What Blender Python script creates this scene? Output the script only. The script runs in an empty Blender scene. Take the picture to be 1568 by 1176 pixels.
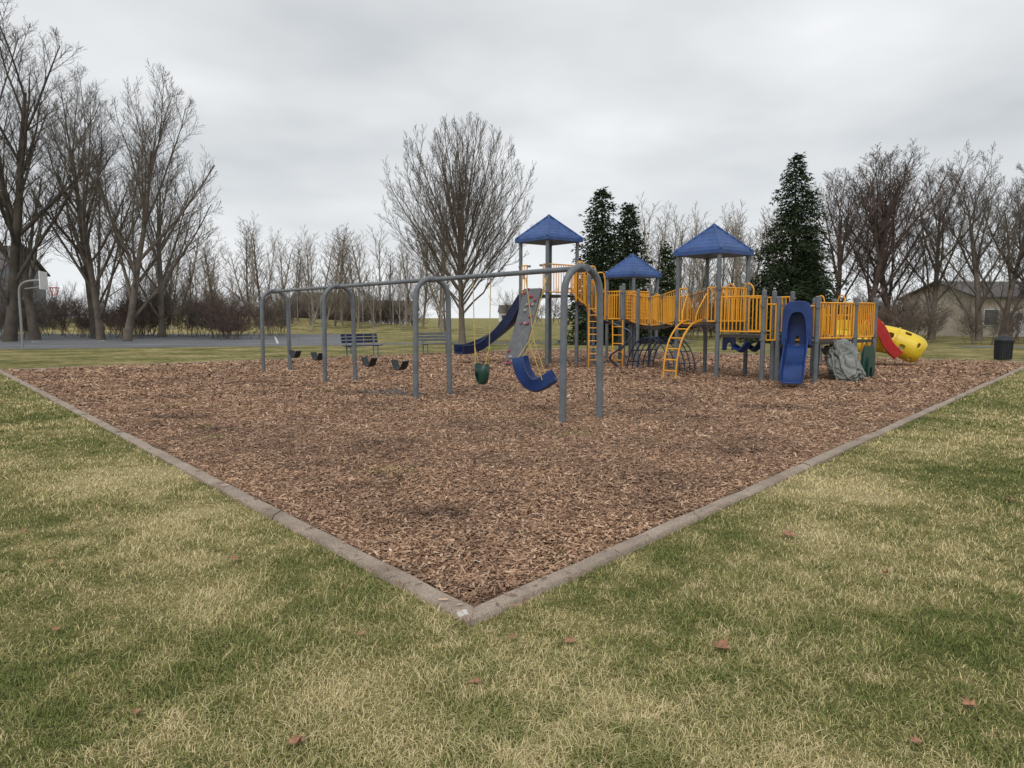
import bpy, math, random
import numpy as np
from mathutils import Vector, noise as mnoise
random.seed(7); rng=np.random.default_rng(7)
scene=bpy.context.scene
scene.view_settings.view_transform='Standard'; scene.view_settings.look='None'; scene.view_settings.exposure=0
COL=scene.collection

# ---------------------------------------------------------------- materials
def newmat(name):
    m=bpy.data.materials.new(name); m.use_nodes=True
    nt=m.node_tree; b=nt.nodes['Principled BSDF']; return m,nt,b
def N(nt,t,**k):
    n=nt.nodes.new(t)
    for a,v in k.items(): setattr(n,a,v)
    return n
def ramp(nt,src,stops):
    r=N(nt,'ShaderNodeValToRGB'); e=r.color_ramp.elements
    e[0].position=stops[0][0]; e[0].color=(*stops[0][1],1)
    e[1].position=stops[1][0]; e[1].color=(*stops[1][1],1)
    for p,c in stops[2:]:
        x=e.new(p); x.color=(*c,1)
    nt.links.new(src,r.inputs[0]); return r.outputs[0]
def wpos(nt): return N(nt,'ShaderNodeNewGeometry').outputs['Position']
def noise(nt,vec,scale,detail=4,rough=.55):
    n=N(nt,'ShaderNodeTexNoise'); n.inputs['Scale'].default_value=scale; n.inputs['Detail'].default_value=detail
    n.inputs['Roughness'].default_value=rough; nt.links.new(vec,n.inputs['Vector']); return n.outputs['Fac']
def mix(nt,f,c1,c2,mode='MIX'):
    n=N(nt,'ShaderNodeMix',data_type='RGBA',blend_type=mode)
    for i,v in ((0,f),(6,c1),(7,c2)):
        if isinstance(v,(int,float)): n.inputs[i].default_value=v
        elif isinstance(v,tuple): n.inputs[i].default_value=(*v,1)
        else: nt.links.new(v,n.inputs[i])
    return n.outputs[2]
def math_(nt,op,a,b=None,c=None,clamp=False):
    n=N(nt,'ShaderNodeMath',operation=op,use_clamp=clamp)
    for i,v in enumerate((a,b,c)):
        if v is None: continue
        if isinstance(v,(int,float)): n.inputs[i].default_value=v
        else: nt.links.new(v,n.inputs[i])
    return n.outputs[0]
def bump(nt,b,h,strength=.3,dist=.01):
    n=N(nt,'ShaderNodeBump'); n.inputs['Strength'].default_value=strength; n.inputs['Distance'].default_value=dist
    nt.links.new(h,n.inputs['Height']); nt.links.new(n.outputs[0],b.inputs['Normal'])
def simple(name,c,rough=.5,var=.18,scale=3,bscale=40,bstr=.15,bd=.004,metal=0,spec=.5,det=4):
    m,nt,b=newmat(name); p=wpos(nt)
    f=noise(nt,p,scale,det,.65)
    lo=tuple(x*(1-var) for x in c); hi=tuple(min(1,x*(1+var)) for x in c)
    nt.links.new(ramp(nt,f,[(.3,lo),(.7,hi)]),b.inputs['Base Color'])
    b.inputs['Roughness'].default_value=rough; b.inputs['Metallic'].default_value=metal
    b.inputs['Specular IOR Level'].default_value=spec
    if bstr: bump(nt,b,noise(nt,p,bscale,2),bstr,bd)
    return m

M_post=simple('post_grey_paint',(.125,.14,.155),.45,.22,5)
M_yel=simple('yellow_paint',(.74,.33,.018),.45,.2,2)
M_yel2=simple('yellow_plastic',(.72,.52,.03),.4,.15,3)
M_blue=simple('blue_plastic',(.014,.04,.15),.4,.3,3,spec=.4)
M_roof=simple('blue_roof',(.033,.08,.235),.5,.28,4)
M_navy=simple('navy_plastic',(.010,.02,.065),.35,.3,3)
M_red=simple('red_plastic',(.42,.025,.022),.45,.2,3)
M_green=simple('green_plastic',(.010,.05,.035),.45,.25,3)
M_deck=simple('deck_vinyl',(.05,.04,.036),.7,.3,6)
M_wall=simple('climb_panel_grey',(.13,.135,.145),.75,.25,6)
M_chain=simple('galvanised_chain',(.30,.30,.30),.45,.2,20,metal=.6,bstr=0)
M_chainy=simple('coated_chain',(.5,.38,.11),.5,.2,20,bstr=0)
M_black=simple('black_rubber',(.02,.022,.025),.6,.3,8)
M_mat=simple('mat_rubber',(.07,.06,.052),.9,.3,8)
M_white=simple('white_board',(.75,.75,.75),.5,.08,3)
M_grhold=simple('hold_grey',(.3,.3,.3),.6)
def rockmat():
    m,nt,b=newmat('moulded_rock'); p=wpos(nt)
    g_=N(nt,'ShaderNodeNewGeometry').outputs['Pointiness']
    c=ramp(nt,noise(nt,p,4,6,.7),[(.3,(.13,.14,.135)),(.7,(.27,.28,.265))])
    k=ramp(nt,g_,[(.42,(.25,.25,.25)),(.52,(1.1,1.1,1.1))]); c=mix(nt,1.0,c,k,'MULTIPLY')  # crevice shade painted into the colour: concave areas darkened by pointiness
    nt.links.new(c,b.inputs['Base Color']); b.inputs['Roughness'].default_value=.8
    bump(nt,b,noise(nt,p,22,5,.7),.7,.03); return m
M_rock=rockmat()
def concrete():
    m,nt,b=newmat('kerb_concrete'); p=wpos(nt)
    c=ramp(nt,noise(nt,p,1.7,5,.7),[(.3,(.25,.195,.15)),(.55,(.40,.325,.26)),(.75,(.48,.41,.34))])
    sp=ramp(nt,noise(nt,p,60,3,.7),[(.38,(.5,.47,.45)),(.6,(1,1,1))])
    c=mix(nt,.7,c,sp,'MULTIPLY')
    d=N(nt,'ShaderNodeVectorMath',operation='DISTANCE'); nt.links.new(p,d.inputs[0]); d.inputs[1].default_value=(-.26,3.64,.045)
    wt=math_(nt,'LESS_THAN',math_(nt,'ADD',d.outputs['Value'],math_(nt,'MULTIPLY',noise(nt,p,30,3),.06)),.06)
    c=mix(nt,wt,c,(.62,.60,.57))
    nt.links.new(c,b.inputs['Base Color']); b.inputs['Roughness'].default_value=.9
    bump(nt,b,noise(nt,p,45,4,.7),.7,.012); return m
M_conc=concrete()
def asphalt():
    m,nt,b=newmat('asphalt'); p=wpos(nt)
    c=ramp(nt,noise(nt,p,.25,4,.6),[(.3,(.10,.103,.112)),(.7,(.16,.163,.172))])
    nt.links.new(c,b.inputs['Base Color']); b.inputs['Roughness'].default_value=.8
    return m
M_asph=asphalt()
M_line=simple('court_paint',(.6,.6,.58),.7,.2,1)

SPOTS=[(-4.1,7.0,1.3,.17),(-5.8,7.6,1.0,.12),(-4.6,5.2,.8,.12),(-.75,2.95,.5,.16),(3.2,6.7,.9,.17),(4.9,8.3,1.0,.15),(-1.7,3.9,.5,.12),(1.4,3.9,.4,.10),(-2.6,5.6,.6,.13),(2.2,5.1,.5,.13),(-38,80,26,.16),(.9,2.5,.4,.08),(-.4,2.45,.4,.1)]
def grass_nodes(nt,p):
    n1=noise(nt,p,.5,3,.6); n2=noise(nt,p,3.2,4,.72)
    s=math_(nt,'MULTIPLY_ADD',n1,.8,math_(nt,'MULTIPLY',n2,.8))
    wob=math_(nt,'MULTIPLY',math_(nt,'SUBTRACT',n2,.5),1.6)
    acc=None
    for x,y,r,amt in SPOTS:
        d=N(nt,'ShaderNodeVectorMath',operation='DISTANCE'); nt.links.new(p,d.inputs[0]); d.inputs[1].default_value=(x,y,0)
        mr=N(nt,'ShaderNodeMapRange',interpolation_type='SMOOTHSTEP'); nt.links.new(math_(nt,'ADD',d.outputs['Value'],wob),mr.inputs[0])
        mr.inputs[1].default_value=r; mr.inputs[2].default_value=r*.1; mr.inputs[3].default_value=0; mr.inputs[4].default_value=amt
        acc=mr.outputs[0] if acc is None else math_(nt,'ADD',acc,mr.outputs[0])
    return math_(nt,'ADD',math_(nt,'SUBTRACT',s,.155),acc), n2
def grass_ground():
    m,nt,b=newmat('lawn'); p=wpos(nt); s,n2=grass_nodes(nt,p)
    fine=noise(nt,p,35,3,.75)
    s2=math_(nt,'MULTIPLY_ADD',fine,.35,math_(nt,'ADD',s,-.175))
    c=ramp(nt,s2,[(.48,(.125,.14,.045)),(.60,(.21,.20,.075)),(.70,(.33,.28,.12)),(.84,(.50,.42,.22))])
    dk=ramp(nt,fine,[(.3,(.5,.5,.5)),(.6,(1,1,1))]); c=mix(nt,.8,c,dk,'MULTIPLY')
    nt.links.new(c,b.inputs['Base Color']); b.inputs['Roughness'].default_value=1; b.inputs['Specular IOR Level'].default_value=.1
    bump(nt,b,noise(nt,p,22,4,.8),1,.05); return m
def grass_blade():
    m,nt,b=newmat('grass_blades'); p=wpos(nt); s,n2=grass_nodes(nt,p)
    at=N(nt,'ShaderNodeAttribute',attribute_name='rnd').outputs['Fac']
    s2=math_(nt,'MULTIPLY_ADD',at,.38,math_(nt,'ADD',s,-.19))
    c=ramp(nt,s2,[(.45,(.13,.165,.042)),(.57,(.22,.24,.075)),(.67,(.37,.33,.14)),(.80,(.68,.57,.32))])
    nt.links.new(c,b.inputs['Base Color']); b.inputs['Roughness'].default_value=.8; b.inputs['Specular IOR Level'].default_value=.15
    return m
M_lawn=grass_ground(); M_blade=grass_blade()
def mulch(chips):
    m,nt,b=newmat('mulch_chips' if chips else 'mulch_bed'); p=wpos(nt)
    big=noise(nt,p,.55,4,.7)
    tone=ramp(nt,big,[(.36,(.66,.64,.64)),(.46,(.90,.89,.88)),(.60,(1.10,1.08,1.05))])
    acc=None
    for x,y,r in [(-5.2,11.2,1.0),(-.6,5.6,.5),(-1.6,8.9,.7),(-1.2,7.0,.45),(2.7,8.3,.8),(-2.8,14.8,1.2),(4.5,12.4,1.0),(-.3,6.3,.4),(-4.2,10.0,.6)]:
        mp=N(nt,'ShaderNodeMapping'); nt.links.new(p,mp.inputs[0]); mp.inputs['Location'].default_value=(-x,-y*1.6,0); mp.inputs['Scale'].default_value=(1,1.6,0)
        d=N(nt,'ShaderNodeVectorMath',operation='LENGTH'); nt.links.new(mp.outputs[0],d.inputs[0])
        mr=N(nt,'ShaderNodeMapRange',interpolation_type='SMOOTHSTEP'); nt.links.new(d.outputs['Value'],mr.inputs[0])
        mr.inputs[1].default_value=r; mr.inputs[2].default_value=0; mr.inputs[3].default_value=0; mr.inputs[4].default_value=1.3
        acc=mr.outputs[0] if acc is None else math_(nt,'MAXIMUM',acc,mr.outputs[0])
    nn=ramp(nt,noise(nt,p,5.5,4,.8),[(.42,(0,0,0)),(.56,(1,1,1))])
    acc=math_(nt,'MULTIPLY',acc,nn,clamp=True)
    if chips:
        at=N(nt,'ShaderNodeAttribute',attribute_name='rnd').outputs['Fac']
        c=ramp(nt,at,[(0,(.10,.062,.042)),(.35,(.28,.168,.108)),(.7,(.48,.31,.205)),(.93,(.66,.49,.35)),(1,(.76,.66,.53))])
    else:
        f=noise(nt,p,28,4,.8)
        c=ramp(nt,f,[(.32,(.07,.044,.03)),(.5,(.27,.168,.11)),(.68,(.50,.34,.23))])
        bump(nt,b,f,1,.04)
    c=mix(nt,1.0,c,tone,'MULTIPLY'); c=mix(nt,math_(nt,'MULTIPLY',acc,.75),c,(.05,.032,.025))
    nt.links.new(c,b.inputs['Base Color']); b.inputs['Roughness'].default_value=.85; b.inputs['Specular IOR Level'].default_value=.25
    return m
M_mulch=mulch(False); M_chip=mulch(True)
def bark(name,c): return simple(name,c,.95,.3,1.5,12,0,.02,spec=.1,det=2)
M_bark1=bark('bark_dark',(.10,.085,.07)); M_bark2=bark('bark_grey',(.15,.127,.105)); M_bark3=bark('bark_pale',(.29,.255,.215)); M_bark4=bark('bark_reddish',(.125,.09,.078))
M_brush=bark('brush_twigs',(.15,.115,.09))
M_needle=simple('spruce_needles',(.034,.050,.024),.9,.6,1.2,spec=.1,bstr=0,det=3)
M_cedar=simple('cedar_needles',(.035,.055,.022),.9,.5,2,spec=.1,bstr=0,det=3)
M_siding=simple('house_siding',(.50,.44,.36),.8,.06,1)
M_siding2=simple('grey_siding',(.22,.25,.29),.8,.08,1)
M_siding3=simple('white_siding',(.55,.55,.54),.8,.08,1)
M_shingle=simple('roof_shingles',(.10,.09,.085),.9,.3,3)
M_glass=simple('window_glass',(.04,.05,.06),.1,.2,1)
M_leaf=simple('dry_leaf',(.30,.15,.085),.7,.45,30)

# ---------------------------------------------------------------- mesh helpers
def V(*a): return Vector(a)
class MB:
    def __init__(s): s.v=[]; s.f=[]
    def add(s,vs,fs):
        o=len(s.v); s.v+= [tuple(x) for x in vs]; s.f+=[tuple(i+o for i in f) for f in fs]
    def tube(s,pts,r,n=10,cap=True):
        pts=[Vector(p) for p in pts]; rs=r if isinstance(r,(list,tuple)) else [r]*len(pts)
        vs=[];prev=None
        for i,p in enumerate(pts):
            t=(pts[min(i+1,len(pts)-1)]-pts[max(i-1,0)]).normalized()
            if prev is None:
                u=t.cross(V(0,0,1)); 
                if u.length<.05: u=t.cross(V(1,0,0))
            else: u=prev-t*prev.dot(t)
            u.normalize(); prev=u; w=t.cross(u)
            for k in range(n):
                a=2*math.pi*k/n; vs.append(p+(u*math.cos(a)+w*math.sin(a))*rs[i])
        fs=[]
        for i in range(len(pts)-1):
            for k in range(n):
                k2=(k+1)%n; fs.append((i*n+k,i*n+k2,(i+1)*n+k2,(i+1)*n+k))
        if cap: fs.append(tuple(range(n-1,-1,-1))); fs.append(tuple((len(pts)-1)*n+k for k in range(n)))
        s.add(vs,fs)
    def box(s,c,ux,sx,sy,z0,z1):
        ux=Vector((ux[0],ux[1],0)).normalized(); uy=V(-ux.y,ux.x,0); c=V(c[0],c[1],0)
        vs=[c+ux*i*sx/2+uy*j*sy/2+V(0,0,z) for z in(z0,z1) for i,j in((-1,-1),(1,-1),(1,1),(-1,1))]
        s.add(vs,[(3,2,1,0),(4,5,6,7),(0,1,5,4),(1,2,6,5),(2,3,7,6),(3,0,4,7)])
    def prism(s,poly,z0,z1):
        n=len(poly); vs=[(p[0],p[1],z0) for p in poly]+[(p[0],p[1],z1) for p in poly]
        s.add(vs,[tuple(range(n-1,-1,-1)),tuple(range(n,2*n))]+[(i,(i+1)%n,n+(i+1)%n,n+i) for i in range(n)])
    def sweep(s,path,prof,lat=None,closed=True):
        path=[Vector(p) for p in path]; n=len(prof); vs=[]
        for i,p in enumerate(path):
            t=(path[min(i+1,len(path)-1)]-path[max(i-1,0)]).normalized()
            l=lat if lat is not None else t.cross(V(0,0,1)).normalized()
            u=l.cross(t).normalized()
            for a,b in prof: vs.append(p+l*a+u*b)
        fs=[]
        for i in range(len(path)-1):
            for k in range(n if closed else n-1):
                k2=(k+1)%n; fs.append((i*n+k,(i+1)*n+k,(i+1)*n+k2,i*n+k2))
        if closed: fs.append(tuple(range(n))); fs.append(tuple((len(path)-1)*n+k for k in range(n-1,-1,-1)))
        s.add(vs,fs)
    def obj(s,name,mat,parent=None,smooth=True,bevel=0):
        me=bpy.data.meshes.new(name); me.from_pydata(s.v,[],s.f); me.validate()
        o=bpy.data.objects.new(name,me); COL.objects.link(o); me.materials.append(mat)
        import bmesh
        bm=bmesh.new(); bm.from_mesh(me); bmesh.ops.recalc_face_normals(bm,faces=bm.faces); bm.to_mesh(me); bm.free()
        if smooth:
            me.shade_smooth(); me.set_sharp_from_angle(angle=math.radians(40))
        if bevel:
            b=o.modifiers.new('b','BEVEL'); b.width=bevel; b.segments=2; b.limit_method='ANGLE'
        if parent: o.parent=parent
        return o
def empty(name):
    e=bpy.data.objects.new(name,None); COL.objects.link(e); e.empty_display_size=.2; return e
def smoothpath(pts,k=6):
    pts=[Vector(p) for p in pts]; P=[pts[0]*2-pts[1]]+pts+[pts[-1]*2-pts[-2]]; out=[]
    for i in range(1,len(P)-2):
        for j in range(k):
            t=j/k; a,b,c,d=P[i-1],P[i],P[i+1],P[i+2]
            out.append(.5*((2*b)+(c-a)*t+(2*a-5*b+4*c-d)*t*t+(3*b-a-3*c+d)*t**3))
    out.append(pts[-1]); return out
def npmesh(name,co,loops,starts,mat,rnd=None,smooth=False):
    me=bpy.data.meshes.new(name); me.vertices.add(len(co)); me.vertices.foreach_set('co',co.astype(np.float32).ravel())
    me.loops.add(len(loops)); me.loops.foreach_set('vertex_index',loops.astype(np.int32))
    me.polygons.add(len(starts)); me.polygons.foreach_set('loop_start',starts.astype(np.int32))
    me.update(calc_edges=True)
    if rnd is not None:
        a=me.attributes.new('rnd','FLOAT','POINT'); a.data.foreach_set('value',rnd.astype(np.float32))
    me.materials.append(mat); o=bpy.data.objects.new(name,me); COL.objects.link(o); return o

# ---------------------------------------------------------------- ground
POLY=[(-0.21,3.54),(18.3,24.7),(2.0,35.4),(-15.3,21.0)]   # outer kerb line, ccw
def mound(x,y):
    return 1.66*np.exp(-(np.abs((x+40)/26.0)**3.2))*np.exp(-((y-87)/9.0)**2)
xs=np.concatenate([[-700,-400,-250,-160,-120],np.arange(-100,101,4),[120,160,250,400,700]])
ys=np.concatenate([[-60,-20],np.arange(0,141,4),[160,200,280,400,800]])
X,Y=np.meshgrid(xs,ys); Z=mound(X,Y); Z[(Y<69)]=0; Z[Z<.02]=0
co=np.stack([X,Y,Z],-1).reshape(-1,3); nx=len(xs); ny=len(ys)
I=(np.arange(ny-1)[:,None]*nx+np.arange(nx-1)[None]).ravel()
lo=np.stack([I,I+1,I+nx+1,I+nx],-1).ravel()
g=npmesh('ground',co,lo,np.arange(len(I))*4,M_lawn); g.data.shade_smooth()

def inset(poly,w):
    n=len(poly); out=[]
    for i in range(n):
        p0,p1,p2=[Vector(poly[(i+k)%n]) for k in(-1,0,1)]
        d1=(p1-p0).normalized(); d2=(p2-p1).normalized()
        n1=V(-d1.y,d1.x); n2=V(-d2.y,d2.x); bis=(n1+n2).normalized()
        out.append(tuple(p1+bis*(w/bis.dot(n1))))
    return out
KW=.125
INN=inset(POLY,KW)
kb=MB()
for i in range(4):
    o0,o1=Vector(POLY[i]),Vector(POLY[(i+1)%4]); n0,n1=Vector(INN[i]),Vector(INN[(i+1)%4])
    L=(o1-o0).length; k=max(1,round(L/2.6))
    for j in range(k):
        t0=j/k+(.004/L if j else 0); t1=(j+1)/k-(.006/L if j<k-1 else 0)
        sub=8; top=.038+random.uniform(-.006,.006)
        vs=[]
        for q in range(sub+1):
            t=t0+(t1-t0)*q/sub; a_=o0.lerp(o1,t); b_=n0.lerp(n1,t); 
            e=(b_-a_).normalized(); jj=0 if q in(0,sub) and (j in (0,k-1)) else random.uniform(-.008,.008)
            a_=a_+e*jj; b_=b_+e*(jj+random.uniform(-.006,.006) if q not in(0,sub) else 0); h=top+random.uniform(-.004,.004)
            a2=a_+e*.018; b2=b_-e*.018
            vs+=[(a_.x,a_.y,-.1),(a_.x,a_.y,h-.016),(a2.x,a2.y,h),(b2.x,b2.y,h),(b_.x,b_.y,h-.016),(b_.x,b_.y,-.1)]
        fs=[]
        for q in range(sub):
            for m in range(6): 
                m2=(m+1)%6; fs.append((q*6+m,q*6+m2,(q+1)*6+m2,(q+1)*6+m))
        fs+=[tuple(range(5,-1,-1)),tuple(sub*6+m for m in range(6))]
        kb.add(vs,fs)
kb.obj('concrete_kerb',M_conc)

def inpoly(px,py,poly):
    r=np.ones(len(px),bool)
    for i in range(len(poly)):
        x0,y0=poly[i]; x1,y1=poly[(i+1)%len(poly)]
        r&=((x1-x0)*(py-y0)-(y1-y0)*(px-x0))>0
    return r
def mz(x,y):
    return .016+.010*np.sin(x*1.3+.5)*np.sin(y*1.1)+.007*np.sin(x*3.7+y*2.1)+.005*np.sin(y*5.3-x*2.9)
n=150; q=np.array(INN); u=np.linspace(0,1,n); U,W=np.meshgrid(u**1.3,u**1.3)
pt=((1-U)*(1-W))[...,None]*q[0]+(U*(1-W))[...,None]*q[1]+(U*W)[...,None]*q[2]+((1-U)*W)[...,None]*q[3]
Zm=mz(pt[...,0],pt[...,1]); co=np.concatenate([pt,Zm[...,None]],-1).reshape(-1,3)
I=(np.arange(n-1)[:,None]*n+np.arange(n-1)[None]).ravel()
mb=npmesh('mulch',co,np.stack([I,I+1,I+n+1,I+n],-1).ravel(),np.arange(len(I))*4,M_mulch); mb.data.shade_smooth()
NC=340000
r=np.exp(rng.uniform(np.log(3.3),np.log(34),NC)); th=rng.uniform(-.86,.86,NC)
cx=r*np.sin(th); cy=r*np.cos(th); k=inpoly(cx,cy,inset(POLY,KW+.015)); 
spill=rng.random(NC)<.014; k2=inpoly(cx,cy,inset(POLY,-.06)); k=k|(spill&k2)
cx,cy,r=cx[k],cy[k],r[k]; n=len(cx)
on=~inpoly(cx,cy,inset(POLY,KW+.015))
cz=mz(cx,cy)+rng.uniform(0,.022,n); cz[on]=.047
sc=np.clip(r/9,1,2.6)
L=rng.gamma(4,.005,n).clip(.006,.05)*sc; Wd=rng.uniform(.0035,.010,n)*sc
az=rng.uniform(0,np.pi*2,n); ti=rng.normal(0,.30,n); rl=rng.normal(0,.45,n); ti[on]*=.1; rl[on]*=.1
d=np.stack([np.cos(az)*np.cos(ti),np.sin(az)*np.cos(ti),np.sin(ti)],-1)
s=np.stack([-np.sin(az)*np.cos(rl),np.cos(az)*np.cos(rl),np.sin(rl)],-1)
c=np.stack([cx,cy,cz],-1); up=np.array([0,0,1.])
Wt=(Wd*rng.uniform(.3,1,n))[:,None]; L=L[:,None]; Wd=Wd[:,None]
v=np.stack([c-d*L-s*Wd, c-d*L*.9+up*Wd*.6, c-d*L+s*Wd, c+d*L+s*Wt, c+d*L*1.05+up*Wt*.6, c+d*L-s*Wt],1).reshape(-1,3)
b0=np.arange(n)*6
lo=np.stack([b0,b0+1,b0+4,b0+5,b0+1,b0+2,b0+3,b0+4],-1).ravel()
npmesh('wood_chips',v,lo,np.arange(2*n)*4,M_chip,np.repeat(np.clip(rng.beta(2,2.2,n),0,1),6))
NG=620000
r=np.exp(rng.uniform(np.log(1.7),np.log(26),NG)); th=rng.uniform(-.92,.92,NG)
gx=r*np.sin(th); gy=r*np.cos(th); k=~inpoly(gx,gy,inset(POLY,-.002)); gx,gy,r=gx[k],gy[k],r[k]; n=len(gx)
sc=np.clip(r/4.5,1,4)
cl_=np.sin(gx*7.3+2*np.sin(gy*3.1))*np.sin(gy*6.1+2*np.sin(gx*2.7))
h=rng.uniform(.012,.034,n)*(1+.3*np.sin(gx*2.3+1)*np.sin(gy*2.9)+.35*cl_)*np.clip(r/9,1,1.4); w=rng.uniform(.0009,.0021,n)*sc
az=rng.uniform(0,2*np.pi,n); la=az+np.pi/2+rng.normal(0,.5,n); kk=rng.uniform(.3,2.2,n)
wd=np.stack([np.cos(az),np.sin(az),0*az],-1)*w[:,None]; ld=np.stack([np.cos(la),np.sin(la),0*la],-1)*(h*kk)[:,None]
p=np.stack([gx,gy,0*gx],-1); zz=np.zeros((n,3)); zz[:,2]=h
v=np.stack([p-wd,p+wd,p+ld*.35+zz*.65-wd*.8,p+ld*.35+zz*.65+wd*.8,p+ld+zz*rng.uniform(.6,1.05,n)[:,None]],1).reshape(-1,3)
b0=np.arange(n)*5
lo=np.stack([b0,b0+1,b0+3,b0+2,b0+2,b0+3,b0+4],-1).ravel()
st=(np.arange(n)[:,None]*7+np.array([0,4])[None]).ravel()
npmesh('grass',v,lo,st,M_blade,np.repeat(rng.random(n),5))
lf=MB()
def leaf(x,y,s,a,curl=.35,z=.03):
    pts=[(0,-1),(.18,-.55),(.75,-.7),(.55,-.2),(1,.1),(.5,.25),(.55,.75),(.2,.55),(0,1.1),(-.2,.55),(-.55,.75),(-.5,.25),(-1,.1),(-.55,-.2),(-.75,-.7),(-.18,-.55)]
    vs=[(x,y,z)]
    for px,py in pts:
        px+=random.uniform(-.12,.12); py+=random.uniform(-.12,.12)
        X_=px*math.cos(a)-py*math.sin(a); Y_=px*math.sin(a)+py*math.cos(a)
        vs.append((x+X_*s,y+Y_*s,z+s*curl*(px*px+.4*py*py)*random.uniform(.3,1.6)))
    lf.add(vs,[(0,i,i%16+1) for i in range(1,17)])
for x,y,s in [(1.0,3.26,.05),(-.16,2.93,.032),(-.80,2.5,.035),(.28,3.32,.035),(0,3.36,.025),(2.0,5.0,.06),(1.86,2.75,.035),(-2.98,4.45,.025),(-2.3,3.45,.025),(-1.8,4.5,.04),(2.3,4.25,.03),(-.75,3.4,.025),(1.5,2.5,.025),(4.3,6.0,.04),(-3.6,5.1,.025),(2.6,3.3,.025),(-1.5,2.7,.02)]:
    leaf(x,y,s,random.uniform(0,6),curl=.6)
lf.obj('fallen_leaves',M_leaf,smooth=False)

# ---------------------------------------------------------------- court
ct=MB(); ct.add([(-66,32,.006),(-24,35.4,.006),(-9.2,40.0,.006),(-8.8,43,.006),(-14.5,66,.006),(-66,68,.006)],[(0,1,2,3,4,5)])
ct.obj('basketball_court',M_asph,smooth=False)
pth=MB(); pth.add([(-9.0,40.6,.010),(-1.0,42.2,.010),(12,46,.010),(12,48.2,.010),(-1.2,44.6,.010),(-9.2,42.8,.010)],[(0,1,2,3,4,5)])
pth.add([(24,37,.006),(80,31,.006),(80,33.5,.006),(24,39,.006)],[(0,1,2,3)]); pth.obj('footpath',M_asph,smooth=False)
ln=MB()
def strip(p0,p1,w=.1,z=.012):
    p0,p1=Vector(p0),Vector(p1); d=(p1-p0).normalized(); nn=V(-d.y,d.x)*w/2
    ln.add([(*(p0-nn),z),(*(p1-nn),z),(*(p1+nn),z),(*(p0+nn),z)],[(0,1,2,3)])
strip((-40,36.2),(-14,42.5),.12); strip((-14,42.5),(-19,57),.12); strip((-40,36.2),(-45,52),.12); strip((-45,52),(-19,57),.12)
for k in range(20):
    a0=math.pi*2*k/20; a1=a0+math.pi/10
    strip((-29+2*math.cos(a0),46.5+2*math.sin(a0)),(-29+2*math.cos(a1),46.5+2*math.sin(a1)),.12)
ln.obj('court_lines',M_line,smooth=False)

# ---------------------------------------------------------------- swing set
sw=empty('swing_set'); D0=V(-6.88,20.72,0); A0=V(1.07,10.85,0); u=(A0-D0).normalized(); pr=V(.776,.631,0); LB=(A0-D0).length; H=2.35
fr=MB()
for kx in range(4):
    c=D0.lerp(A0,kx/3); pts=[c-pr*.40+V(0,0,-.05),c-pr*.38+V(0,0,H-.42)]
    for q in range(1,12):
        a_=math.pi*q/12; pts.append(c+V(0,0,H-.36)+pr*(-.37*math.cos(a_))+V(0,0,.36*math.sin(a_)))
    pts+=[c+pr*.38+V(0,0,H-.42),c+pr*.40+V(0,0,-.05)]
    fr.tube(pts,.054,14)
fr.tube([D0+V(0,0,H-.02),A0+V(0,0,H-.02)],.042,12)
for kx in range(4):
    c=D0.lerp(A0,kx/3); fr.tube([c-u*.1+V(0,0,H-.02),c+u*.1+V(0,0,H-.02)],.058,12)
fr.obj('frame',M_post,sw)
ch=MB(); belts=MB(); hang=MB()
for s_,yel in [(1.4,0),(2.9,0),(5.75,0),(7.15,0),(10.1,1),(11.55,1)]:
    c=D0+u*s_
    for e in(-1,1):
        w_=.27; top=c+u*e*w_+V(0,0,H-.1)
        hang.tube([c+u*e*w_+V(0,0,H-.02),c+u*e*w_+V(0,0,H-.13)],.018,8)
        if not yel: ch.tube([top,c+u*e*.25+V(0,0,.66)],.007,5)
    if not yel:
        path=[c+u*(x*.25)+V(0,0,.47+.2*abs(x)**2.2) for x in np.linspace(-1,1,11)]
        belts.sweep(path,[(-.08,-.008),(.08,-.008),(.08,.008),(-.08,.008)],lat=pr.copy())
ch.obj('chains',M_chain,sw); belts.obj('belt_seats',M_black,sw); hang.obj('hangers',M_chain,sw)
c=D0+u*10.1
bk=MB(); n=20
zs=[.38,.42,.50,.58,.66]; rs=[.07,.11,.135,.15,.155]; vs=[]
for z,rr in zip(zs,rs):
    for k_ in range(n):
        a_=2*math.pi*k_/n; x_=math.cos(a_)*rr; y_=math.sin(a_)*rr*.85
        zz_=z+(.10*abs(math.cos(a_)) if z==.66 else 0)
        vs.append(c+u*x_+pr*y_+V(0,0,zz_))
bk.add(vs,[(i*n+k_,i*n+(k_+1)%n,(i+1)*n+(k_+1)%n,(i+1)*n+k_) for i in range(4) for k_ in range(n) if not(i in(1,2) and k_ in(4,5,14,15))]+[tuple(range(n))])
o=bk.obj('bucket_seat',M_green,sw); md=o.modifiers.new('s','SOLIDIFY'); md.thickness=.02
chy2=MB()
for e in(-1,1):
    for f in(-1,1): chy2.tube([c+u*e*.15+pr*f*.04+V(0,0,.74),c+u*e*.22+V(0,0,1.05)],.008,6)
    chy2.tube([c+u*e*.22+V(0,0,1.05),c+u*e*.27+V(0,0,H-.1)],.009,6)
c=D0+u*11.6; fw=(pr*.62+u*.78).normalized(); la=V(-fw.y,fw.x,0)
pc=[(-.33,.93,.23),(-.31,.82,.25),(-.25,.64,.25),(-.14,.49,.24),(.0,.43,.22),(.13,.47,.20),(.24,.54,.17),(.33,.60,.14)]
st_=MB(); pth_=smoothpath([V(x_,z_,w_) for x_,z_,w_ in pc],4); vs=[]; m_=12
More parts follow.
